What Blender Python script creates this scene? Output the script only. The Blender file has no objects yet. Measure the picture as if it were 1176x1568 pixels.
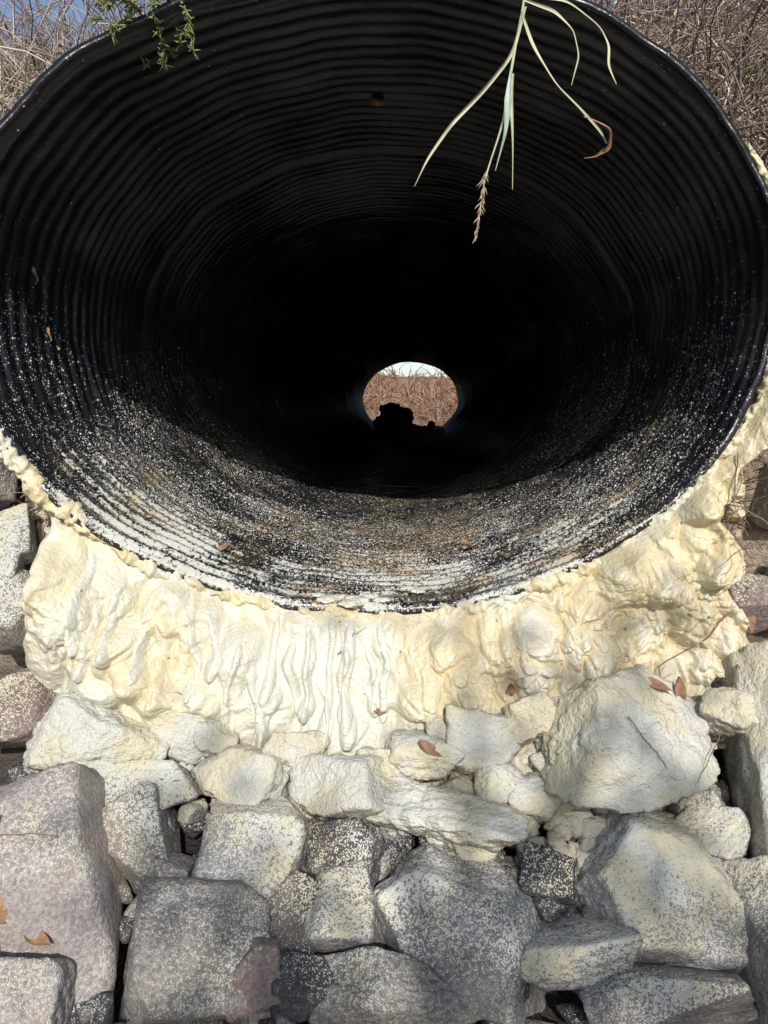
import bpy, math, random, bmesh
import numpy as np
from mathutils import Vector, Matrix
rng=np.random.default_rng(7); random.seed(7)
scn=bpy.context.scene
PA,PB,PL=.735,.565,10.1

# ---------------------------------------------------------------- noise
_perm=np.random.default_rng(3).permutation(512)
_perm=np.concatenate([_perm,_perm,_perm])
_g=np.random.default_rng(5).normal(size=(512,3)); _g/=np.linalg.norm(_g,axis=1)[:,None]
def pn(p):
    p=np.asarray(p,float); i=np.floor(p).astype(int); f=p-i; i&=511
    u=f*f*f*(f*(f*6-15)+10); r=0
    for a in (0,1):
        wa=u[:,0] if a else 1-u[:,0]
        for b in (0,1):
            wb=u[:,1] if b else 1-u[:,1]
            for c in (0,1):
                wc=u[:,2] if c else 1-u[:,2]
                h=_perm[(_perm[(_perm[(i[:,0]+a)&511]+i[:,1]+b)&511]+i[:,2]+c)&511]
                d=(_g[h]*(f-np.array([a,b,c]))).sum(1)
                r=r+wa*wb*wc*d
    return r*1.6
def fbm(p,s,o=4,off=0.):
    p=np.asarray(p,float)*s+off; r=0;a=1.;t=0
    for k in range(o):
        r=r+a*pn(p); t+=a; a*=.5; p=p*2.03+17.3
    return r/t*1.3
_h2=np.random.default_rng(9).uniform(0,1,(512,2))
def cell2(x,y,seed=0):
    sh=x.shape; x=x.ravel();y=y.ravel(); ix=np.floor(x).astype(int); iy=np.floor(y).astype(int)
    f1=np.full(x.shape,9.);f2=np.full(x.shape,9.)
    for a in (-1,0,1):
        for b in (-1,0,1):
            h=_perm[(_perm[(ix+a+seed)&511]+iy+b)&511]
            d=np.hypot(ix+a+_h2[h,0]-x,iy+b+_h2[h,1]-y)
            f2=np.minimum(f2,np.maximum(f1,d)); f1=np.minimum(f1,d)
    return f1.reshape(sh),f2.reshape(sh)
# ---------------------------------------------------------------- mesh helpers
def mesh_np(name,verts,faces,mat,smooth=True):
    verts=np.asarray(verts,np.float32); faces=np.asarray(faces,np.int32)
    m=bpy.data.meshes.new(name); k=faces.shape[1]
    m.vertices.add(len(verts)); m.vertices.foreach_set('co',verts.ravel())
    m.loops.add(faces.size); m.loops.foreach_set('vertex_index',faces.ravel())
    m.polygons.add(len(faces)); m.polygons.foreach_set('loop_start',np.arange(0,faces.size,k,dtype=np.int32))
    m.polygons.foreach_set('use_smooth',np.full(len(faces),smooth))
    m.update(calc_edges=True)
    if mat: m.materials.append(mat)
    o=bpy.data.objects.new(name,m); scn.collection.objects.link(o)
    return o
def grid_faces(n,m,wrap=False):
    i=np.arange(n-1)[:,None]; j=np.arange(m if wrap else m-1)[None,:]; j2=(j+1)%m
    a=i*m+j;b=i*m+j2;c=(i+1)*m+j2;d=(i+1)*m+j
    return np.stack([a+0*b,b+0*a,c+0*a,d+0*a],-1).reshape(-1,4)
def add_attr(o,name,vals):
    a=o.data.attributes.new(name,'FLOAT','POINT'); a.data.foreach_set('value',np.asarray(vals,np.float32))
# ---------------------------------------------------------------- node helpers
class NT:
    def __init__(s,name):
        s.m=bpy.data.materials.new(name); s.m.use_nodes=True; s.t=s.m.node_tree; s.t.nodes.clear()
        s.o=s.n('ShaderNodeOutputMaterial'); s.b=s.n('ShaderNodeBsdfPrincipled'); s.l(s.b.outputs[0],s.o.inputs[0])
        s.tc=s.n('ShaderNodeTexCoord'); s.geo=s.n('ShaderNodeNewGeometry')
        s.P=s.tc.outputs['Object']
    def n(s,t): return s.t.nodes.new(t)
    def l(s,a,b): s.t.links.new(a,b)
    def put(s,i,v):
        if isinstance(v,bpy.types.NodeSocket): s.l(v,i)
        elif v is not None:
            if isinstance(v,(tuple,list)) and len(v)==3 and i.type=='RGBA': v=(*v,1)
            i.default_value=v
    def math(s,op,a,b=None,c=None,clamp=False):
        n=s.n('ShaderNodeMath'); n.operation=op; n.use_clamp=clamp
        s.put(n.inputs[0],a); s.put(n.inputs[1],b); s.put(n.inputs[2],c); return n.outputs[0]
    def noise(s,sc,d=3,r=.55,vec=None,w=0):
        n=s.n('ShaderNodeTexNoise'); n.inputs['Scale'].default_value=sc; n.inputs['Detail'].default_value=d; n.inputs['Roughness'].default_value=r
        s.l(vec or s.P,n.inputs['Vector']); return n.outputs['Fac']
    def voro(s,sc,feat='F1',vec=None,rnd=1):
        n=s.n('ShaderNodeTexVoronoi'); n.feature=feat; n.inputs['Scale'].default_value=sc; n.inputs['Randomness'].default_value=rnd
        s.l(vec or s.P,n.inputs['Vector']); return n.outputs
    def mr(s,v,a,b,c=0.,d=1.,smooth=False):
        n=s.n('ShaderNodeMapRange'); n.interpolation_type='SMOOTHSTEP' if smooth else 'LINEAR'
        s.put(n.inputs[0],v)
        for k,x in zip((1,2,3,4),(a,b,c,d)): s.put(n.inputs[k],x)
        return n.outputs[0]
    def mix(s,f,a,b,mode='MIX'):
        n=s.n('ShaderNodeMix'); n.data_type='RGBA'; n.blend_type=mode
        s.put(n.inputs[0],f); s.put(n.inputs[6],a); s.put(n.inputs[7],b); return n.outputs[2]
    def sep(s,v):
        n=s.n('ShaderNodeSeparateXYZ'); s.l(v,n.inputs[0]); return n.outputs
    def attr(s,name):
        n=s.n('ShaderNodeAttribute'); n.attribute_name=name; return n.outputs['Fac']
    def bump(s,h,st,dist=.01):
        n=s.n('ShaderNodeBump'); n.inputs['Strength'].default_value=st; n.inputs['Distance'].default_value=dist
        s.put(n.inputs['Height'],h); s.l(n.outputs[0],s.b.inputs['Normal'])
    def col(s,c,rough=.8,spec=.3):
        s.put(s.b.inputs['Base Color'],c); s.put(s.b.inputs['Roughness'],rough); s.b.inputs['Specular IOR Level'].default_value=spec
# ---------------------------------------------------------------- materials
def mat_pipe():
    s=NT('bitumen_corrugated_steel'); x,y,z=s.sep(s.P)
    dens=s.attr('dens'); film_lit=s.attr('film_lit'); mud=s.attr('mud')
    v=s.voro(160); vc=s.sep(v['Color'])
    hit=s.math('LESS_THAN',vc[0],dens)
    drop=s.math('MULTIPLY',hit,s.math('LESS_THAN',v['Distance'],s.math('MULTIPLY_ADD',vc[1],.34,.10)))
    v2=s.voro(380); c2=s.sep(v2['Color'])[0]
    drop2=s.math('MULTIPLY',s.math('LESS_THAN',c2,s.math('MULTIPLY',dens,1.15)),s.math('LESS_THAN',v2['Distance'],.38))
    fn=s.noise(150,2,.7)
    f=s.mr(s.math('SUBTRACT',film_lit,s.mr(fn,.3,.7,.05,1.0)),-.14,.18,0,.85)
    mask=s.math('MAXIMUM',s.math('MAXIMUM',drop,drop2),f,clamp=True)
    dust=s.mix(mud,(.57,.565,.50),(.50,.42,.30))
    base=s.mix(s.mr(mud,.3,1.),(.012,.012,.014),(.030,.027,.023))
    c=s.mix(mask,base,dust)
    rb=s.mr(y,1.5,5.,.29,.62)
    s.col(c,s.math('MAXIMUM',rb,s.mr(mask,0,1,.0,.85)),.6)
    s.bump(s.noise(70,3,.65),.4,.004)
    return s.m
def mat_foam():
    s=NT('spray_foam')
    c=s.mix(s.attr('na'),(.57,.55,.45),(.64,.56,.36))
    c=s.mix(s.attr('nb'),c,(.66,.63,.52))
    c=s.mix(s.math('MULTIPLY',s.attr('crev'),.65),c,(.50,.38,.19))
    wh=s.attr('drip'); c=s.mix(s.math('MULTIPLY',wh,.75),c,(.61,.60,.52))
    dirt=s.voro(60); dm=s.math('MULTIPLY',s.math('LESS_THAN',s.sep(dirt['Color'])[0],.04),s.math('LESS_THAN',dirt['Distance'],.2))
    c=s.mix(s.math('MULTIPLY',dm,.7),c,(.14,.10,.07))
    s.col(c,s.mr(wh,0,1,.48,.26),.5)
    s.bump(s.noise(120,3,.6),.65,.006)
    return s.m
def mat_rock(name,c1,c2,cov,bst=.8,bs=150,dw=1.):
    s=NT(name); P=s.geo.outputs['Position']
    a=s.attr('na'); b=s.noise(bs,3,.7,P)
    c=s.mix(a,c1,c2)
    c=s.mix(s.mr(b,.40,.62,0,.6),c,tuple(k*.42 for k in c1))
    c=s.mix(s.attr('nb'),c,(.33,.27,.21))
    amt=s.attr('amt')
    amt=s.math('ADD',amt,cov)
    amt=s.math('MULTIPLY',s.math('MAXIMUM',amt,.0),s.attr('face'))
    v=s.voro(340,vec=P); sp=s.mr(v['Distance'],.1,.65,0,1)
    th=s.math('ADD',s.mr(b,.32,.68,0,.45),s.math('MULTIPLY',sp,.55))
    m=s.mr(s.math('SUBTRACT',amt,th),-.04,.08,0,.97)
    dust=s.mix(s.attr('nc'),tuple(k*dw for k in (.60,.595,.53)),tuple(k*dw for k in (.61,.56,.41)))
    c=s.mix(m,c,dust); s.col(c,.85,.25)
    s.bump(b,bst,.010); return s.m
def mat_soil():
    s=NT('dry_soil'); P=s.geo.outputs['Position']; x,y,z=s.sep(P)
    b=s.noise(60,3,.7,P)
    c=s.mix(s.attr('na'),(.20,.15,.11),(.38,.31,.23))
    c=s.mix(s.mr(b,.4,.7,0,.6),c,(.10,.075,.06))
    c2=s.mix(s.attr('na'),(.20,.11,.07),(.30,.22,.15))
    c=s.mix(s.mr(y,9.,12.,0,1),c,c2)
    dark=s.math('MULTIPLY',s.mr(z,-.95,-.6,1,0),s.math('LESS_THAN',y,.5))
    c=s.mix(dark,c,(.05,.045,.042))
    s.col(c,.95,.15); s.bump(b,.9,.03); return s.m
def mat_plain(name,c1,c2,sc=20,rough=.7,spec=.3,rand=False):
    s=NT(name)
    f=s.attr('rnd') if rand else s.mr(s.noise(sc,2,.6),.35,.65)
    s.col(s.mix(f,c1,c2),rough,spec); return s.m
M_pipe=mat_pipe(); M_foam=mat_foam(); M_soil=mat_soil()
RK={'foam':mat_rock('foam_coated_stone',(.46,.43,.35),(.40,.37,.29),1.15,.9,120,.98),
    'pale':mat_rock('dusted_stone',(.32,.315,.31),(.42,.41,.40),.56),
    'grey':mat_rock('grey_stone',(.245,.235,.23),(.35,.34,.33),.46),
    'dark':mat_rock('dark_stone',(.08,.08,.085),(.15,.148,.15),.34),
    'brown':mat_rock('brown_grey_stone',(.26,.24,.215),(.38,.35,.315),.37),
    'pink':mat_rock('pinkish_stone',(.38,.34,.325),(.46,.42,.40),.24),
    'red':mat_rock('reddish_stone',(.24,.18,.16),(.31,.25,.22),0.15)}
# ---------------------------------------------------------------- pipe
def sstep(x,a,b):
    t=np.clip((x-a)/(b-a),0,1); return t*t*(3-2*t)
def build_pipe():
    pit=.044; nth=360
    ys=np.concatenate([np.arange(0,2.2,pit/10),np.arange(2.2,PL,pit/6)])
    th=np.linspace(0,2*math.pi,nth,endpoint=False)
    Y,T=np.meshgrid(ys,th,indexing='ij')
    ph=2*math.pi*Y/pit+T
    c3=np.stack([np.cos(T)*1.5,np.sin(T)*1.5,Y*.5],-1).reshape(-1,3)
    amp=1+fbm(c3*[1,1,4],1.5,2,55).reshape(Y.shape)*.5
    w=(np.cos(ph)+.25*np.cos(2*ph+.6))*amp
    dent=fbm(c3,1.3,3).reshape(Y.shape)*.014
    ripple=fbm(c3*[1,1,22],2.5,2,3).reshape(Y.shape)*.0035
    seam=sum(.011*np.exp(-((Y-q)/.014)**2) for q in (.87,3.9,6.9))
    lip=np.clip(1-Y/.02,0,1)*.006
    rr=-.0040*w+dent-seam+ripple
    cx,sz=np.cos(T),np.sin(T)
    X=(PA+rr+lip)*cx; Z=(PB+rr+lip)*sz
    edge=fbm(np.stack([cx*3,sz*3,0*cx],-1).reshape(-1,3),1.6,4).reshape(Y.shape)*.014
    Yd=Y+edge*np.clip(1-Y/.1,0,1)-.045*sstep(-cx,.3,1.)*np.clip(1-Y/.4,0,1)
    inner=np.stack([X,Yd,Z],-1).reshape(-1,3)
    thk=.012
    outer=np.stack([X+thk*cx,Yd,Z+thk*sz],-1).reshape(-1,3)
    n=len(ys); Fi=grid_faces(n,nth,True); Fo=Fi[:,::-1]+n*nth
    j=np.arange(nth);j2=(j+1)%nth
    r0=np.stack([j+n*nth,j2+n*nth,j2,j],-1); L=(n-1)*nth
    r1=np.stack([j+L,j2+L,j2+L+n*nth,j+L+n*nth],-1)
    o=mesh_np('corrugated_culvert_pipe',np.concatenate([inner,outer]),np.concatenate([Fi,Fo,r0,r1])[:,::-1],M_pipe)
    P=np.stack([X,Y,Z],-1).reshape(-1,3)
    n1=fbm(P,2.6,4).reshape(X.shape); n2=fbm(P,9,4,11).reshape(X.shape); n3=fbm(P,22,3,41).reshape(X.shape)
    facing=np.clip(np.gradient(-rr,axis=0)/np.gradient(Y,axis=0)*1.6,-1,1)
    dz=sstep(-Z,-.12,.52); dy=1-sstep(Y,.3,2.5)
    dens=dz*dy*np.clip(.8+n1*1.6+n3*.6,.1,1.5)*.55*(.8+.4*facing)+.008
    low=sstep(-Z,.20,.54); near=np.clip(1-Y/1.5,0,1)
    film_lit=low*near*(.42+.38*facing)+n2*.5+n1*.5+n3*.25-.28-.14*sstep(Y,.10,.6)
    side=sstep(-X,.1,.5)*sstep(-Z,.1,.3)*(1-sstep(Y,.1,.45)); film_lit=film_lit+side*(.14+.42*facing)  # overspray film, with lit stripes painted on slopes facing the mouth
    film_lit=film_lit+(.0+n3*.5)*(1-sstep(Y,0,.05))*low
    film_lit=np.where(low>0.01,film_lit,-1)
    mud=sstep(fbm(P,7,4,30).reshape(X.shape)+.55*np.exp(-((X-.12)/.22)**2)*(Z<0)*sstep(Y,.15,.5),.0,.5)
    for nm,a in (('dens',dens),('film_lit',film_lit),('mud',mud)):
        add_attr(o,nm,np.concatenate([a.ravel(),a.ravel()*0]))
build_pipe()
# ---------------------------------------------------------------- terrain
prof=np.array([(-150,-1.7),(-30,-1.65),(-1.7,-1.6),(-.95,-1.42),(-.46,-1.17),(-.12,-.93),(.05,-.78),(.09,-.5),(.12,-.1),(.22,.35),(.42,.62),(.8,.72),(3,.80),(8.8,.8),(9.8,.62),(9.98,0),(10.06,-.58),(10.8,-.66),(12.8,-.60),(15,.02),(18,.62),(25,1.0),(60,1.3),(220,1.5)])
def terrain():
    seg=np.hypot(*(np.diff(prof,axis=0).T)); s=np.concatenate([[0],np.cumsum(seg)])
    ss=np.concatenate([np.linspace(0,s[2],20)[:-1],np.arange(s[2],s[12],.025),np.linspace(s[12],s[13],20)[:-1],np.arange(s[13],s[18],.05),np.linspace(s[18],s[21],60)[:-1],np.linspace(s[21],s[23],20)])
    xs=np.concatenate([-np.geomspace(1.7,150,28)[::-1],np.arange(-1.68,1.68,.022),np.geomspace(1.7,150,28)])
    yy=np.interp(ss,s,prof[:,0]); zz=np.interp(ss,s,prof[:,1])
    X,Yc=np.meshgrid(xs,yy); _,Zc=np.meshgrid(xs,zz)
    P=np.stack([X,Yc,Zc],-1).reshape(-1,3)
    n1=fbm(P,3.,5).reshape(X.shape); n2=fbm(P,3.,5,40).reshape(X.shape)
    top=np.clip((Zc-.3)/.4,0,1)*np.clip(1-np.abs(Yc-.8)/2,0,1)
    Zc=Zc+n1*.04+top*(.12*np.clip((X-.2)/.6,0,1))
    Yc=Yc+n2*.03*np.clip((1.2-np.abs(X)),0.2,1)*(Yc<2)
    far=np.clip((Yc-11)/5,0,1); Zc=Zc+far*fbm(P,.25,4,9).reshape(X.shape)*.5
    V=np.stack([X,Yc,Zc],-1).reshape(-1,3)
    F=grid_faces(*X.shape)
    c=V[F].mean(1)
    hole=((c[:,0]/(PA+.016))**2+(c[:,2]/(PB+.016))**2<1)&(c[:,1]>-.05)&(c[:,1]<10.4)&((c[:,1]<1.5)|(c[:,1]>9.0))
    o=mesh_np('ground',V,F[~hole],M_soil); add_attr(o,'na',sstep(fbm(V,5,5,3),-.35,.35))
terrain()
# ---------------------------------------------------------------- foam
def foam():
    nx,nt=1100,420
    xs=np.linspace(-.69,.745,nx); t=np.linspace(0,1,nt)
    T,X=np.meshgrid(t,xs,indexing='ij')
    ao,bo=PA+.022,PB+.010
    ztop=-bo*np.sqrt(np.clip(1-(X/ao)**2,0,1)); 
    zbx=np.array([-.69,-.62,-.5,-.39,-.27,-.1,0,.2,.35,.5,.6,.745]); zb=np.array([-.66,-.72,-.76,-.78,-.84,-.90,-.90,-.86,-.82,-.80,-.80,-.78])
    zbot=np.interp(X,zbx,zb)
    Z=ztop+(zbot-ztop)*T
    D=ztop-Z
    Y=.012-.045*np.minimum(D/.10,1)-.065*np.clip((-Z-.58)/.25,0,1.3)
    P=np.stack([X,Z,X*0],-1).reshape(-1,3)
    big=fbm(P,5,3).reshape(X.shape)
    wx=fbm(P,9,2,51).reshape(X.shape)*.028; wz=fbm(P,9,2,61).reshape(X.shape)*.028
    reg=np.clip(.75*sstep(X,-.02,.16)+.5*sstep(fbm(P,4.2,2,31).reshape(X.shape),-.1,.35),.08,.9)
    under=1-sstep(D,.05,.14)
    def dome(kx,kz,sd,wr=1.):
        a,b=cell2((X+wx*wr)*kx,(Z+wz*wr)*kz,sd); return (np.sqrt(np.clip(1.15-a**2,0,2))-.6),sstep(b-a,0,.45)
    dome1,cr1=dome(15,12,0); dome2,cr2=dome(31,28,77); dome3,cr3=dome(24,15,140,.8); dome4,cr4=dome(72,64,200)
    grow=np.clip(D/.03,0.15,1)
    lump=.046*(dome1+.1)*(.45+.55*cr1)+.028*(dome2+.1)*(.35+.65*cr2)*(.12+.88*reg)+.010*dome4*cr4*reg
    hang=.024*(dome3+.1)*(.3+.7*cr3)
    h=big*.034*grow+grow*(lump*(1-under*.5)+hang*under*(.4+.6*reg))
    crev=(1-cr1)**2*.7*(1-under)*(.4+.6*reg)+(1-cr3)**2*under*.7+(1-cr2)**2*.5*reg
    lob=[(-.57,-.60,.08,.12,.055),(-.47,-.66,.07,.08,.05),(-.24,-.66,.055,.06,.05),(-.31,-.60,.04,.05,.03),(-.30,-.72,.06,.04,.035),(.635,-.47,.035,.035,.05),(.615,-.36,.035,.05,.055),(.65,-.41,.03,.04,.04),(.60,-.57,.05,.05,.025),(.1,-.72,.06,.05,.035),(-.05,-.80,.09,.05,.035),(.20,-.74,.05,.04,.03),(.48,-.5,.05,.06,.025),(.30,-.64,.05,.06,.025),(-.37,-.57,.05,.06,.04),(.05,-.62,.04,.04,.02),(.56,-.50,.05,.05,.03),(-.40,-.70,.05,.05,.04),(-.60,-.50,.05,.06,.035),(-.17,-.74,.05,.06,.035)]
    for lx,lz,rx,rz,a in lob:
        q=((X+wx*.5-lx)/rx)**2+((Z+wz*.5-lz)/rz)**2
        h=h+a*np.sqrt(np.clip(1-q*.8,0,1))*np.clip(1.25-q,0,1)
    core=np.exp(-((X+.10)/.15)**4)*sstep(-Z,.58,.64)
    h=h*(1-.45*core)
    drip=np.zeros_like(X)
    r=np.random.default_rng(12)
    starts=[(-.235,-.61,.20),(-.205,-.66,.13),(-.175,-.58,.21),(-.145,-.62,.13),(-.12,-.575,.22),(-.095,-.60,.15),(-.07,-.565,.23),(-.045,-.62,.14),(-.02,-.58,.21),(.005,-.63,.12),(.03,-.59,.17),(-.16,-.70,.11),(-.08,-.70,.10),(-.47,-.50,.14),(-.53,-.45,.17),(-.50,-.55,.12),(-.33,-.57,.14),(-.40,-.54,.13),(-.29,-.58,.10)]
    for k,(dx,dz,L) in enumerate(starts):
        n=44; tt=np.linspace(0,1,n); ph=r.uniform(0,6,3)
        px=dx+r.uniform(-.03,.03)*tt+.006*np.sin(tt*r.uniform(3,7)+ph[0])+.003*np.sin(tt*12+ph[1]); pz=dz-L*tt
        rad=r.uniform(.0065,.0115)
        rr=rad*(.85+.15*np.sin(tt*9+ph[2]))*(1+.6*np.exp(-((tt-.93)/.08)**2))*np.clip(tt/.15,.3,1)
        jj=np.where((xs>px.min()-.04)&(xs<px.max()+.04))[0]; sl=slice(jj[0],jj[-1]+1)
        f=np.zeros_like(X[:,sl])
        for a in range(n):
            q=((X[:,sl]-px[a])**2+(Z[:,sl]-pz[a])**2)/(rr[a]**2)
            f=np.maximum(f,np.sqrt(np.clip(1-q,0,1))*rr[a]*1.45)
        h[:,sl]=h[:,sl]+f; drip[:,sl]=np.maximum(drip[:,sl],np.clip(f/.004,0,1))
    en=fbm(P,16,3,77).reshape(X.shape); en2=fbm(P,6,3,97).reshape(X.shape)
    ef=np.clip((X+.69+en2*.10)/.10,0,1)*np.clip((.745-X+en2*.14)/.08,0,1); ef=ef*ef*(3-2*ef)
    Y=Y-h+(1-ef)*.16+(1-ef)*en*.05
    Y=np.where(T<.012,Y+.05,Y)-.03*sstep(-X,.3,.7)
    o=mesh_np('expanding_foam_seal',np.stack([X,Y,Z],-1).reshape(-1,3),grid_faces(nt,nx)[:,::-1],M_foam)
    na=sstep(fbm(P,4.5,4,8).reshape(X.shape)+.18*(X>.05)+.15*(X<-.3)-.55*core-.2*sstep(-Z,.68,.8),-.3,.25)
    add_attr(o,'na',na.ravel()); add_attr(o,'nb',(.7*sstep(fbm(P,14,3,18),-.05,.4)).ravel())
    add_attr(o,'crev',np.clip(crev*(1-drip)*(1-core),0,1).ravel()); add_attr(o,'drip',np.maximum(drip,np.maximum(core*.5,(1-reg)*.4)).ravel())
    na_,nb=1400,28
    ang=np.linspace(math.radians(-205),math.radians(28),na_); bt=np.linspace(0,2*math.pi,nb,endpoint=False)
    A,B=np.meshgrid(ang,bt,indexing='ij')
    c0=np.stack([np.cos(A)*(PA+.026),np.sin(A)*(PB+.024),0*A],-1)
    q=np.stack([c0[...,0],c0[...,1],.02*np.cos(B)],-1).reshape(-1,3)
    q[:,0]+=(.02*np.sin(B)).ravel()
    R=.013+.014*fbm(q,26,3).reshape(A.shape)+.009*fbm(q,7,2,9).reshape(A.shape)+.006*fbm(q,80,2).reshape(A.shape)
    fade=np.clip((A-ang[0])/.3,0,1)*np.clip((ang[-1]-A)/.3,0,1); R=np.maximum(R,.003)*(.25+.75*fade)
    nxn=np.cos(A)/PA;nzn=np.sin(A)/PB;ln=np.hypot(nxn,nzn);nxn/=ln;nzn/=ln
    V=np.stack([c0[...,0]+nxn*R*np.cos(B),.012-.045*sstep(-np.cos(A),.3,1.)+R*1.3*np.sin(B),c0[...,1]+nzn*R*np.cos(B)],-1).reshape(-1,3)
    o2=mesh_np('rim_bead',V,grid_faces(na_,nb,True),M_foam); add_attr(o2,'na',sstep(fbm(V,6,3),-.5,.1)); add_attr(o2,'nb',V[:,0]*0); add_attr(o2,'crev',.6*sstep(fbm(V,30,2,4),0,.4))
    o2.parent=o
foam()
# ---------------------------------------------------------------- rocks
def ico(sub):
    bm=bmesh.new(); bmesh.ops.create_icosphere(bm,subdivisions=sub,radius=1)
    v=np.array([x.co[:] for x in bm.verts]); f=np.array([[w.index for w in q.verts] for q in bm.faces]); bm.free(); return v,f
ICO3,ICO4,ICO5,ICO6=ico(3),ico(4),ico(5),ico(6)
def rock_shape(base,seed,npl=9,soft=45,nz=.03):
    r=np.random.default_rng(seed); d=base
    n=r.normal(size=(npl,3)); n/=np.linalg.norm(n,axis=1)[:,None]
    n=np.concatenate([n,[[1,0,0],[-1,0,0],[0,0,1],[0,0,-1],[0,-1,0],[0,1,0]]+r.normal(0,.28,(6,3))]); n/=np.linalg.norm(n,axis=1)[:,None]
    h=r.uniform(.74,1.0,len(n)); h[-6:]=r.uniform(.66,.86,6)
    q=np.maximum(d@n.T,0)/h; sf=soft*(1+.4*pn(d*2+seed)); mx=q.max(1)
    rad=1/(mx*(((q/mx[:,None])**sf[:,None]).sum(1)**(1/sf)))
    v=d*rad[:,None]
    k=fbm(d,1.8,3,seed%50*3.1)*nz*1.3+fbm(d,5,5,seed%40*2.3)*nz*1.25
    st=np.abs(fbm(d,3.3,2,seed%30*1.7)); k=k-.03*np.exp(-(st/.03)**2)
    return v*(1+k)[:,None]
def rock_attrs(o,W,F,up=0.):
    a,b,c=W[F[:,0]],W[F[:,1]],W[F[:,2]]; fn=np.cross(b-a,c-a); N=np.zeros_like(W)
    for k in range(3): np.add.at(N,F[:,k],fn)
    N/=np.linalg.norm(N,axis=1)[:,None]+1e-12
    add_attr(o,'face',sstep(-.5*N[:,1]+.7*N[:,2],-.3+up,.65))
    z=W[:,2]; amt=np.interp(z,[-1.08,-.82],[-.04,.32])+fbm(W,8,3)*.34
    add_attr(o,'amt',amt); add_attr(o,'na',sstep(fbm(W,14,4,5),-.35,.35)); add_attr(o,'nb',.5*sstep(fbm(W,6,3,15),.15,.5)); add_attr(o,'nc',sstep(fbm(W,10,3,25),-.3,.3))
def rock(name,x,y,z,w,h,mat,seed,dep=None,rx=0,rz=0,ry=0,sub=ICO5,sink=.3,soft=45):
    dep=dep or (w+h)/2
    v=rock_shape(sub[0],seed,soft=soft if mat!='foam' else 28)*np.array([w*.62,dep*.60,h*.60])
    if mat=='foam':
        v=v+sub[0]*(fbm(v,22,2,seed)*.007+fbm(v,75,2,seed)*.0035)[:,None]
    Rm=np.array((Matrix.Rotation(math.radians(rz),3,'Z')@Matrix.Rotation(math.radians(ry),3,'Y')@Matrix.Rotation(math.radians(rx),3,'X')))
    v=v@Rm.T
    nrm=np.array([0,-.577,.816]); c=np.array([x,y,z])-nrm*sink*min(dep,h,w)
    o=mesh_np(name,v,sub[1],RK[mat]); o.location=c; rock_attrs(o,v+c,sub[1]); return o
rocks=[(-.491,-.130,-.790,.245,.16,'foam',.20,10),(-.331,-.090,-.770,.14,.14,'foam',.14,0),(-.205,-.165,-.825,.155,.10,'foam',.14,8),(-.032,-.175,-.83,.190,.115,'foam',.16,-8),
(.102,-.145,-.795,.12,.09,'foam',.11,0),(.215,-.135,-.765,.14,.11,'foam',.13,0),(.452,-.155,-.745,.285,.19,'foam',.24,14),(.147,-.215,-.864,.26,.085,'foam',.17,4),
(.305,-.193,-.849,.095,.085,'foam',.09,0),(.242,-.170,-.825,.09,.06,'foam',.09,0),(.478,-.281,-.925,.275,.26,'pale',.30,14),(.715,-.190,-.78,.15,.40,'foam',.22,-6),
(.650,-.375,-.975,.14,.24,'grey',.2,0),(.579,-.205,-.855,.085,.075,'brown',.08,0),(.488,-.195,-.850,.068,.045,'red',.06,0),(.318,-.38,-.988,.18,.075,'pale',.13,-5),
(.457,-.42,-1.017,.22,.09,'grey',.16,3),(.167,-.345,-.965,.245,.235,'grey',.26,0),(-.012,-.333,-.955,.12,.155,'grey',.15,5),(-.025,-.25,-.9,.115,.12,'dark',.13,0),
(-.09,-.34,-.96,.09,.12,'dark',.1,0),(-.183,-.265,-.907,.205,.20,'pale',.22,-5),(-.381,-.235,-.884,.14,.13,'brown',.15,0),(-.255,-.37,-.98,.195,.22,'brown',.22,6),
(-.505,-.29,-.93,.20,.33,'pink',.32,0),(-.379,-.17,-.845,.18,.07,'grey',.12,3),(.06,-.43,-1.025,.22,.10,'brown',.17,0),(-.07,-.42,-1.01,.095,.09,'dark',.1,0),
(-.135,-.41,-1.0,.075,.08,'red',.08,0),(-.665,-.04,-.56,.11,.15,'brown',.15,0),(-.66,-.08,-.74,.12,.13,'red',.13,0),(.72,-.04,-.52,.09,.09,'red',.09,0),
(.65,-.16,-.69,.10,.08,'foam',.10,0),(.317,-.29,-.925,.08,.07,'dark',.08,0),(-.50,-.20,-.85,.13,.08,'grey',.1,0),(-.305,-.3,-.94,.09,.08,'brown',.09,0),
(-.50,-.47,-1.04,.22,.16,'pink',.2,0),(-.71,.0,-.43,.10,.11,'grey',.1,0),(.07,-.18,-.85,.09,.06,'pale',.08,0),(.36,-.15,-.81,.09,.07,'foam',.08,0),
(-.78,.03,-.30,.12,.12,'brown',.12,0),(-.76,-.02,-.52,.13,.14,'grey',.12,0),(.83,.05,-.33,.13,.14,'brown',.12,0),(.82,.0,-.50,.12,.12,'grey',.12,0),(.54,-.17,-.80,.12,.07,'foam',.1,0),(-.12,-.135,-.80,.11,.08,'foam',.09,0),(.03,-.16,-.815,.09,.07,'foam',.08,0),(.60,-.24,-.87,.10,.09,'pale',.1,0),
(.30,-.125,-.73,.09,.08,'foam',.09,0),(-.41,-.12,-.80,.09,.07,'pale',.08,0),(-.27,-.12,-.79,.08,.07,'foam',.08,0),(.155,-.13,-.76,.07,.06,'foam',.07,0)]
for k,(x,y,z,w,h,m,dp,ry) in enumerate(rocks):
    rr=random.Random(k*7+1)
    rock('rock',x,y,z,w,h,m,100+k*3,dep=dp,ry=ry,rx=-30+rr.uniform(-8,8),rz=rr.uniform(-14,14),sub=ICO6 if w>.2 else ICO5,sink=.20 if m=='foam' else .27)
rr=random.Random(5)
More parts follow.
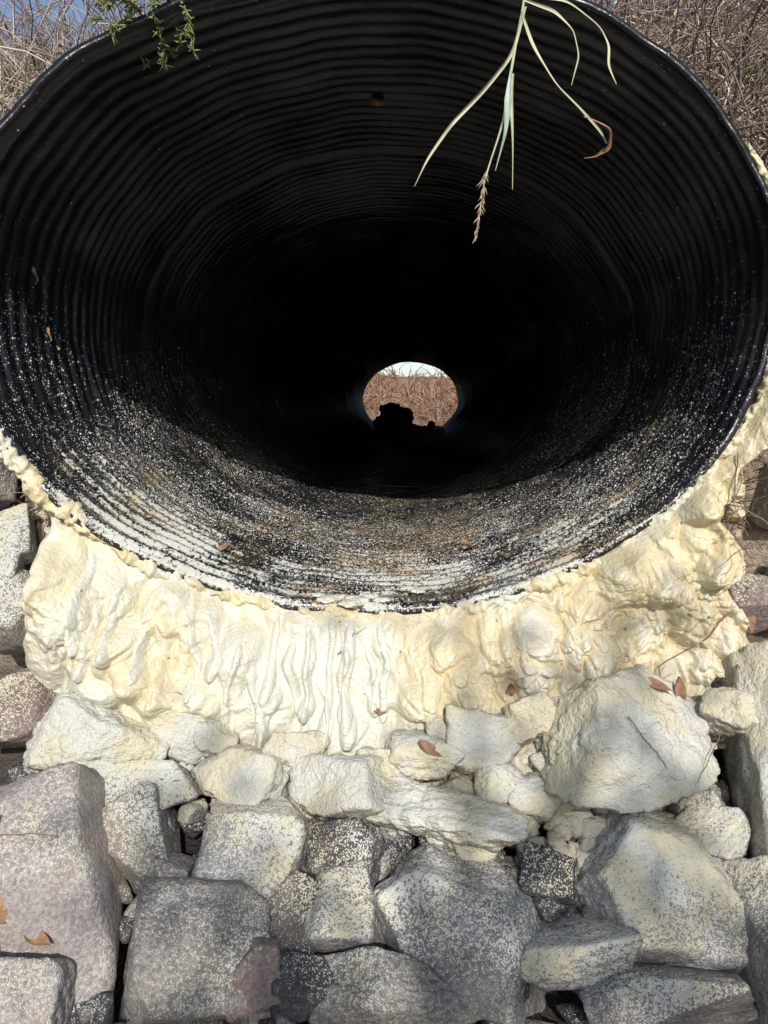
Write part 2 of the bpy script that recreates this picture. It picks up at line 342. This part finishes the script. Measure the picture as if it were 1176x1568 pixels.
for k in range(40):
    yv=rr.uniform(-1.25,-.55); zv=np.interp(yv,[-1.7,-.95,-.46],[-1.6,-1.40,-1.10])
    rock('rock',rr.uniform(-1.6,1.6),yv,zv+.0,rr.uniform(.12,.28),rr.uniform(.1,.2),rr.choice(['grey','brown','pink','pale','dark']),300+k,rx=-25,rz=rr.uniform(0,180),sub=ICO4)
for k in range(26):
    sx=rr.choice([-1,1]); yv=rr.uniform(-.45,-.02)
    rock('rock',sx*rr.uniform(.88,1.6),yv,np.interp(yv,[-.46,-.12,.05],[-1.10,-.86,-.7]),rr.uniform(.12,.25),rr.uniform(.1,.2),rr.choice(['grey','brown','pink','red']),400+k,rx=-25,rz=rr.uniform(0,180),sub=ICO4)
def rubble(name,n,mat,seed,xr,yr,smin,smax,off=0.):
    r=np.random.default_rng(seed); V=[];F=[];b=0
    for k in range(n):
        x=r.uniform(*xr); y=r.uniform(*yr); z=np.interp(y,[-1.3,-.46,-.1,.02],[-1.5,-1.10,-.86,-.75])+off
        s=r.uniform(smin,smax)*r.uniform(.6,1)
        v=rock_shape(ICO3[0],seed*100+k,npl=6,soft=40)*s*r.uniform(.6,1.1,3)*.6
        a=r.uniform(0,6.28); ca,sa=math.cos(a),math.sin(a); R=np.array([[ca,-sa,0],[sa,ca,0],[0,0,1]])
        a=r.uniform(-.6,.6); R=R@np.array([[1,0,0],[0,math.cos(a),-math.sin(a)],[0,math.sin(a),math.cos(a)]])
        V.append(v@R.T+[x,y,z]); F.append(ICO3[1]+b); b+=len(v)
    V=np.concatenate(V);F=np.concatenate(F); o=mesh_np(name,V,F,RK[mat]); rock_attrs(o,V,F)
rubble('stone_rubble',460,'dark',1,(-.8,.8),(-.6,0),.025,.07)  # rubble darkened to paint the shadow in gaps between the rocks
rubble('stone_rubble',120,'brown',2,(-.8,.8),(-.6,0),.03,.08)
rubble('stone_rubble',60,'dark',5,(.20,.42),(-.42,-.18),.025,.055,.03)
rubble('stone_rubble',90,'foam',3,(.12,.45),(-.27,-.10),.03,.07,.044)
rubble('stone_rubble',50,'pale',4,(-.45,.45),(-.22,-.10),.03,.06,.03)
# ---------------------------------------------------------------- strands
def tubes(name,pts,rad,mat,sides=3,rnd=None):
    N,S,_=pts.shape
    tan=np.gradient(pts,axis=1); tan/=np.linalg.norm(tan,axis=2,keepdims=True)+1e-9
    up=np.array([.3,.5,.81]); a=np.cross(tan,up); a/=np.linalg.norm(a,axis=2,keepdims=True)+1e-9; b=np.cross(tan,a)
    ang=np.linspace(0,2*math.pi,sides,endpoint=False)
    V=pts[:,:,None,:]+rad[:,:,None,None]*(a[:,:,None,:]*np.cos(ang)[:,None]+b[:,:,None,:]*np.sin(ang)[:,None])
    base=(np.arange(N)*S*sides)[:,None,None]; f=grid_faces(S,sides,True)
    o=mesh_np(name,V.reshape(-1,3),(f[None]+base).reshape(-1,4),mat)
    if rnd is None: rnd=rng.uniform(0,1,N)
    add_attr(o,'rnd',np.repeat(rnd,S*sides)); return o
def strands(root,dirs,L,bend,curl,S=8,r=None):
    r=r or rng
    N=len(root); d=dirs/np.linalg.norm(dirs,axis=1)[:,None]; P=[root]; p=root.copy()
    step=(L/(S-1))[:,None]; drift=r.normal(0,1,(N,3))*curl
    for k in range(S-1):
        d=d+drift/(S-1)*2+r.normal(0,curl*.35,(N,3)); d[:,2]-=bend/(S-1); d/=np.linalg.norm(d,axis=1)[:,None]
        p=p+d*step; P.append(p)
    return np.stack(P,1)
def bank_roots(N,side,r,amin=10,amax=85,rmin=.05,rmax=.75):
    a=np.radians(r.uniform(amin,amax,N)); rr=r.uniform(rmin,rmax,N)
    x=np.cos(a)*(PA+rr)*side; z=np.sin(a)*(PB+rr*.6)
    y=np.interp(z,[-.76,-.5,-.1,.35,.62],[.05,.09,.12,.22,.45])
    z2=np.minimum(z,.60+.12*np.clip((x-.2)/.6,0,1)); y=y+np.maximum(z-z2,0)*2.5
    return np.stack([x,y,z2],-1)
def inside(P):
    e=P[:,:,0]**2/(PA+.012)**2+P[:,:,2]**2/(PB+.012)**2
    e2=P[:,:,0]**2/(PA-.05)**2+P[:,:,2]**2/(PB-.05)**2
    return ((e<1)&(P[:,:,1]>-.05)).any(1)|(e2<1).any(1)
Mtw=mat_plain('bramble_twig',(.11,.07,.065),(.42,.32,.29),rand=True)
Mst=mat_plain('dry_straw',(.34,.27,.19),(.72,.65,.52),rand=True)
Mgr=mat_plain('green_weed',(.10,.13,.045),(.30,.31,.13),rand=True)
Mrd=mat_plain('russet_shrub',(.13,.06,.04),(.50,.30,.18),rand=True)
def veg(name,N,side,mat,Lr,rad,bend,curl,seed,dirb,**k):
    r=np.random.default_rng(seed); root=bank_roots(N,side,r,**k)
    d=r.normal(0,.55,(N,3))+np.array(dirb); L=r.uniform(*Lr,N)
    P=strands(root,d,L,bend,curl,9,r); P=P[~inside(P)]; N=len(P)
    R=np.linspace(1,.35,9)[None]*r.uniform(.5,1.3,N)[:,None]*rad
    return tubes(name,P,R,mat)
veg('dry_bramble',3000,1,Mtw,(.12,.42),.0024,.5,.45,11,(0,-.35,.6))
veg('dry_bramble',2100,-1,Mtw,(.10,.36),.0022,.4,.45,12,(0,-.3,.7))
veg('dry_bramble',90,1,Mst,(.3,.6),.0035,.6,.5,25,(0,-.4,.6),amin=30)
veg('dry_bramble',60,-1,Mst,(.3,.5),.003,.6,.5,26,(0,-.4,.6),amin=30)
veg('dry_grass',1200,1,Mst,(.10,.30),.0020,.9,.35,13,(0,-.4,.8))
veg('dry_grass',1900,-1,Mst,(.10,.30),.0020,.9,.35,14,(0,-.4,.8))
veg('dry_grass',800,1,Mst,(.06,.16),.0027,.7,.3,17,(-.2,-.4,.8),amin=8,amax=40,rmin=.03,rmax=.2)
veg('dry_bramble',300,-1,Mtw,(.05,.15),.0018,.7,.5,18,(0,-.5,.5),amin=-45,amax=10,rmin=.02,rmax=.2)
veg('dry_bramble',300,1,Mtw,(.05,.15),.0018,.7,.5,19,(0,-.5,.5),amin=-45,amax=10,rmin=.04,rmax=.2)
def sprigs(name,centres,seed,n=14,L=.09,mat=Mgr,chk=False):
    r=np.random.default_rng(seed); pts=[];rad=[]
    for c in centres:
        c=np.array(c)
        d0=r.normal(0,.5,3)+np.array([0,-.3,.3 if c[2]>.5 else .1]); 
        ln=L*r.uniform(.7,1.4)
        st=strands(np.array([c]),np.array([d0]),np.array([ln]),1.4,.25,9,r)[0]
        if chk and inside(st[None])[0]: continue
        pts.append(st); rad.append(np.linspace(.0018,.0008,9))
        for q in st[1:]:
            for _ in range(7):
                dd=r.normal(0,1,3); l=strands(np.array([q]),np.array([dd]),np.array([r.uniform(.007,.020)]),.3,.2,9,r)[0]
                pts.append(l); rad.append(np.sin(np.linspace(.3,3.0,9))*.0017)
    return tubes(name,np.array(pts),np.array(rad),mat)
r=np.random.default_rng(3)
sprigs('green_weed',[(-.352+r.normal(0,.02),-.02,.50+r.uniform(-.01,.05)) for _ in range(8)]+[(-.42+r.normal(0,.03),.0,.48+r.uniform(0,.05)) for _ in range(6)],21,L=.09)
sprigs('green_weed',[tuple(p) for p in bank_roots(70,-1,np.random.default_rng(8),30,75)],22,L=.14,chk=True)
sprigs('green_weed',[tuple(p) for p in bank_roots(60,1,np.random.default_rng(9),35,75,.1,.7)],23,L=.14,chk=True)
r=np.random.default_rng(31); N=2200
root=np.stack([r.uniform(-4,4,N),r.uniform(.7,2.2,N),np.full(N,.70)],-1); root=root[np.abs(root[:,0])>.55]; N=len(root)
tubes('dry_grass',strands(root,r.normal(0,.3,(N,3))+[0,0,1],r.uniform(.1,.32,N),.5,.3,7,r),np.linspace(.0032,.001,7)[None]*np.ones((N,1)),Mst)
N=3800; yv=r.uniform(12.6,19,N); zz=np.interp(yv,prof[:,0],prof[:,1])
root=np.stack([r.uniform(-2.6,2.6,N),yv,zz-.1],-1); cl=.3+.7*sstep(fbm(root,1.3,2,4),-.2,.4)
tubes('russet_shrubs',strands(root,r.normal(0,.5,(N,3))+[0,0,.8],r.uniform(.2,1.0,N)*cl,.4,.5,7,r),np.linspace(.018,.006,7)[None]*np.ones((N,1)),Mrd)
N=700; yv=r.uniform(12.6,17,N); zz=np.interp(yv,prof[:,0],prof[:,1])
root=np.stack([r.uniform(-2.6,2.6,N),yv,zz-.1],-1)
tubes('dry_grass',strands(root,r.normal(0,.5,(N,3))+[0,0,.8],r.uniform(.15,.5,N),.6,.5,7,r),np.linspace(.009,.004,7)[None]*np.ones((N,1)),Mst)
# ---------------------------------------------------------------- things in the pipe
Msilt=mat_plain('dark_silt',(.020,.017,.014),(.04,.032,.026),8,.95,.1)
def sediment():
    xs=np.linspace(-.56,.56,70); ys=np.linspace(4.6,10.2,180); Y,X=np.meshgrid(ys,xs,indexing='ij')
    P=np.stack([X,Y,0*X],-1).reshape(-1,3)
    Z=-.62+.205*sstep(Y,4.6,8.6)+fbm(P,4,4).reshape(X.shape)*.02
    return mesh_np('sediment',np.stack([X,Y,Z],-1).reshape(-1,3),grid_faces(180,70)[:,::-1],Msilt)
sediment()
def clod():
    base=ICO5[0]; V=[];F=[];b=0
    for (x,z,rx,rz,k) in [(-.17,-.28,.21,.16,1),(-.22,-.18,.13,.10,2),(-.36,-.34,.10,.09,3),(-.05,-.26,.11,.12,4),(-.345,-.155,.035,.05,5),(-.30,-.17,.06,.05,9),(-.02,-.40,.17,.06,6),(.29,-.36,.05,.05,7),(.20,-.40,.05,.03,8)]:
        v=base*(1+fbm(base,2.2,4,k*5)*.22)[:,None]*[rx,.18,rz]+[x,8.1,z]
        V.append(v);F.append(ICO5[1]+b);b+=len(v)
    return mesh_np('debris_clod',np.concatenate(V),np.concatenate(F),Msilt)
clod()
V=[];F=[];b=0
for (x,y,s) in [(-.075,.015,.016),(-.055,.04,.012),(-.02,.02,.018),(.0,.05,.014),(.03,.025,.012),(-.10,.04,.009),(-.03,-.005,.016),(.10,.08,.010),(.03,.16,.010)]:
    z=-PB*math.sqrt(1-(x/PA)**2)
    v=ICO4[0]*(1+fbm(ICO4[0],1.7,3,s*999)*.5)[:,None]*[s*1.4,s,s*.4]+[x,y,z+.002]; V.append(v);F.append(ICO4[1]+b);b+=len(v)
o=mesh_np('foam_spatter',np.concatenate(V),np.concatenate(F),M_foam); add_attr(o,'drip',np.full(b,.2))
# ---------------------------------------------------------------- hanging grass stem
Mbl=mat_plain('grass_blade',(.30,.34,.20),(.52,.50,.34),18,.5,.4)
Mbr=mat_plain('dead_leaf_brown',(.18,.09,.05),(.34,.20,.12),40,.6,.35)
def ribbon(name,pl,w,mat,parent=None,fold=.35,S=40):
    pl=np.array(pl,float); t=np.linspace(0,1,len(pl)); tt=np.linspace(0,1,S)
    k=np.stack([np.interp(tt,t,pl[:,i]) for i in range(3)],-1)
    for _ in range(4): k[1:-1]=(k[:-2]+2*k[1:-1]+k[2:])/4
    wd=np.interp(tt,np.linspace(0,1,len(w)),w)
    tg=np.gradient(k,axis=0); tg/=np.linalg.norm(tg,axis=1)[:,None]
    nv=np.array([0.25,-1,.1]); sd=np.cross(tg,nv); sd/=np.linalg.norm(sd,axis=1)[:,None]
    tw=np.sin(tt*5+len(pl))*.7; nn=np.cross(sd,tg); sd=sd*np.cos(tw)[:,None]+nn*np.sin(tw)[:,None]; nn=np.cross(sd,tg)
    V=np.stack([k-sd*wd[:,None]/2+nn*wd[:,None]*fold,k-sd*wd[:,None]/4+nn*wd[:,None]*fold*.35,k,k+sd*wd[:,None]/4+nn*wd[:,None]*fold*.35,k+sd*wd[:,None]/2+nn*wd[:,None]*fold],1).reshape(-1,3)
    o=mesh_np(name,V,grid_faces(S,5),mat)
    if parent: o.parent=parent
    return o
g=bpy.data.objects.new('hanging_grass_stem',None); scn.collection.objects.link(g)
yy=-.05
def G(*p): return [(a,yy+(c[0] if c else 0),b) for a,b,*c in p]
ribbon('stalk',G((.285,.60,.10),(.273,.50,.03),(.258,.424),(.249,.362),(.240,.29),(.215,.215),(.204,.17)),[.006,.006,.005,.004,.003,.002],Mbl,g)
ribbon('blade_1',G((.273,.474),(.252,.40),(.205,.345),(.151,.291),(.112,.235),(.090,.191)),[.004,.007,.008,.006,.004,.001],Mbl,g)
ribbon('blade_2',G((.255,.37),(.253,.32),(.256,.25),(.258,.184)),[.004,.006,.004,.001],Mbl,g)
ribbon('blade_3',G((.250,.37,-.01),(.246,.32,-.015),(.240,.27,-.01),(.228,.215)),[.003,.012,.008,.001],mat_plain('blue_green_blade',(.25,.34,.28),(.42,.50,.40),18,.5,.4),g)
ribbon('blade_4',G((.268,.46),(.285,.41),(.326,.35),(.37,.31),(.405,.275),(.416,.256)),[.004,.009,.006,.005,.004,.002],Mbl,g)
ribbon('blade_5',G((.27,.485),(.32,.465),(.352,.435),(.363,.395),(.353,.350)),[.004,.006,.005,.004,.001],Mbl,g)
ribbon('blade_6',G((.27,.49),(.34,.48),(.395,.44),(.412,.41),(.413,.38),(.428,.35)),[.004,.007,.006,.005,.004,.001],Mbl,g)
ribbon('blade_7',G((.272,.50),(.24,.485),(.215,.50),(.19,.53)),[.004,.005,.004,.002],Mbl,g)
ribbon('curled_tip',G((.375,.30,-.0),(.395,.285,-.015),(.414,.27,-.02),(.418,.25,.0),(.400,.238,.01),(.380,.236,.01)),[.002,.004,.011,.010,.003,.001],Mbr,g)
r=np.random.default_rng(6); pts=[];rad=[]
for t in np.linspace(0,1,46):
    c=np.array([.212-.016*t,yy,.215-.11*t]); d=np.array([r.normal(0,.45),r.normal(0,.35),-1.])
    l=strands(c[None],d[None],np.array([r.uniform(.012,.022)*(1-.4*t)]),.1,.08,6,r)[0]; pts.append(l); rad.append(np.sin(np.linspace(.4,3.,6))*.0013)
o=tubes('seed_head',np.array(pts),np.array(rad),mat_plain('seed_husk',(.30,.20,.14),(.50,.42,.30),60)); o.parent=g
# ---------------------------------------------------------------- leaves and twigs
bpy.context.view_layer.update(); dg=bpy.context.evaluated_depsgraph_get()
def snap(x,y,z,d=(0,1,-.45),back=.35,off=.004):
    d=Vector(d).normalized(); o=Vector((x,y,z))-d*back
    hit,loc,nr,*_=scn.ray_cast(dg,o,d)
    return (loc-d*off) if hit and (loc-o).length<.8 else Vector((x,y,z))
def leaf(x,y,z,L,W,rx,ry,rz,mat=Mbr,curl=.5,sn=False):
    if sn: x,y,z=snap(x,y,z)
    n,m=15,7; u=np.linspace(-1,1,n);v=np.linspace(-1,1,m); U,Vv=np.meshgrid(u,v,indexing='ij')
    w=np.sqrt(np.clip(1-U**2,0,1))**1.2*(1-.25*U)
    X=U*L/2;Yy=Vv*w*W/2;Z=curl*(Vv**2*w*W*.5+U**2*L*.18)+.05*L*np.sin(3*U+Vv)
    V=np.stack([X,Yy,Z],-1).reshape(-1,3)
    o=mesh_np('dead_leaf',V,grid_faces(n,m),mat); o.location=(x,y,z); o.rotation_euler=[math.radians(a) for a in (rx,ry,rz)]; return o
Mor=mat_plain('dead_leaf_orange',(.24,.13,.06),(.40,.25,.13),30,.6,.3)
leaf(-.003,.507,.55,.035,.022,160,0,10)
leaf(-.715,.188,.093,.03,.012,0,70,60,Mor); leaf(-.722,.246,-.025,.03,.016,0,80,40,Mor)
leaf(-.326,.195,-.493,.045,.016,20,-25,10); leaf(.378,.293,-.47,.02,.012,0,20,30,Mor); leaf(.224,.424,-.525,.04,.03,10,10,40,Mor)
leaf(.120,-.20,-.765,.05,.018,30,35,0,sn=True); leaf(.269,-.15,-.672,.03,.02,60,0,60,sn=True); leaf(.506,-.17,-.655,.07,.018,20,25,-10,sn=True); leaf(.552,-.18,-.66,.06,.022,70,80,10,sn=True)
leaf(.70,-.10,-.55,.06,.02,60,80,0,sn=True); leaf(-.53,-.40,-.93,.07,.035,40,50,20,Mor,sn=True); leaf(-.46,-.44,-.96,.05,.02,10,10,-20,Mor,sn=True)
leaf(.03,-.15,-.72,.03,.012,30,20,40,sn=True)
r=np.random.default_rng(41)
Mtwd=mat_plain('twig_bark',(.10,.06,.05),(.22,.15,.12),40)
def twig(pts,rad,sn=True):
    if sn: pts=[tuple(snap(*p,off=.006)) for p in pts]
    pl=np.array(pts,float); t=np.linspace(0,1,len(pl)); tt=np.linspace(0,1,14)
    k=np.stack([np.interp(tt,t,pl[:,i]) for i in range(3)],-1)+r.normal(0,.0012,(14,3))
    tubes('twig',k[None],(np.linspace(1,.4,14)*rad)[None],Mtwd,5)
twig([(.70,-.08,-.50),(.62,-.15,-.57),(.54,-.17,-.61),(.52,-.19,-.66)],.0017)
twig([(.66,-.15,-.62),(.62,-.20,-.72),(.55,-.22,-.80)],.0014)
twig([(.44,-.22,-.69),(.50,-.24,-.77)],.0011)
twig([(-.64,-.36,-.83),(-.55,-.40,-.82),(-.45,-.40,-.82)],.0013); twig([(-.55,-.42,-.78),(-.53,-.45,-.88),(-.50,-.48,-.95)],.0012)
twig([(-.05,-.16,-.60),(-.02,-.13,-.575),(0,-.1,-.57)],.001); twig([(.68,-.02,-.27),(.66,-.06,-.36),(.69,-.08,-.42),(.62,-.12,-.46)],.0012,False)
# ---------------------------------------------------------------- tree added unseen behind the camera to shade foam and rocks
SUN=np.array([.12,-1,.65])
def shade_tree():
    r=np.random.default_rng(90); root=bpy.data.objects.new('added_shade_tree',None); scn.collection.objects.link(root)
    bark=mat_plain('shade_tree_bark',(.10,.08,.06),(.22,.18,.14),30); lf=mat_plain('shade_tree_leaf',(.05,.08,.03),(.12,.14,.05),rand=True)
    base=np.array([1.0,-5.4,-1.7]); top=np.array([.75,-5.3,2.4])
    t=np.linspace(0,1,16)[:,None]; tr=base+(top-base)*t+np.sin(t*5)*[.06,.05,0]
    tubes('trunk',tr[None],np.linspace(.08,.02,16)[None],bark,10).parent=root
    pts=[];rad=[];tips=[]
    for k in range(34):
        s=tr[r.integers(6,15)]; d=r.normal(0,1,3)*[1,.8,.35]+[-.15,0,.30]
        l=strands(s[None],d[None],np.array([r.uniform(.5,.95)]),-.1,.25,10,r)[0]; pts.append(l); rad.append(np.linspace(.022,.005,10)); tips+=list(l[3:])
    tubes('limbs',np.array(pts),np.array(rad),bark,5).parent=root
    tips=np.array(tips); tips=tips[(tips[:,2]<2.66)]
    c=tips[r.integers(0,len(tips),2400)]+r.normal(0,.085,(2400,3)); N=len(c)
    a=r.normal(size=(N,3));a/=np.linalg.norm(a,axis=1)[:,None]; b=np.cross(a,r.normal(size=(N,3)));b/=np.linalg.norm(b,axis=1)[:,None]
    L=r.uniform(.03,.055,N)[:,None]; W=L*.45
    V=np.stack([c-a*L,c+b*W,c+a*L,c-b*W],1).reshape(-1,3)
    o=mesh_np('leaves',V,np.arange(4*N).reshape(-1,4),lf,False); add_attr(o,'rnd',np.repeat(r.uniform(0,1,N),4)); o.parent=root
shade_tree()
# ---------------------------------------------------------------- world, sun, camera
w=bpy.data.worlds.new('World'); scn.world=w; w.use_nodes=True; nt=w.node_tree
sky=nt.nodes.new('ShaderNodeTexSky'); sky.sky_type='NISHITA'; sky.sun_disc=False; sky.sun_elevation=math.radians(33); sky.sun_rotation=math.radians(173)
bg=nt.nodes['Background']; nt.links.new(sky.outputs[0],bg.inputs[0]); bg.inputs[1].default_value=.14
sd=bpy.data.lights.new('sun','SUN'); sd.energy=4.3; sd.angle=math.radians(.55); sd.color=(1,.96,.90)
so=bpy.data.objects.new('sun',sd); scn.collection.objects.link(so)
so.rotation_euler=Vector(tuple(-SUN)).to_track_quat('-Z','Y').to_euler()
cd=bpy.data.cameras.new('camera'); cd.sensor_fit='VERTICAL'; cd.angle=math.radians(70); cd.clip_start=.02; cd.clip_end=1000
co=bpy.data.objects.new('camera',cd); scn.collection.objects.link(co); co.location=(.095,-1.38,-.195); co.rotation_euler=(math.radians(90-7.8),0,math.radians(2.5))
scn.camera=co
scn.view_settings.view_transform='Standard'; scn.view_settings.look='None'; scn.view_settings.exposure=0
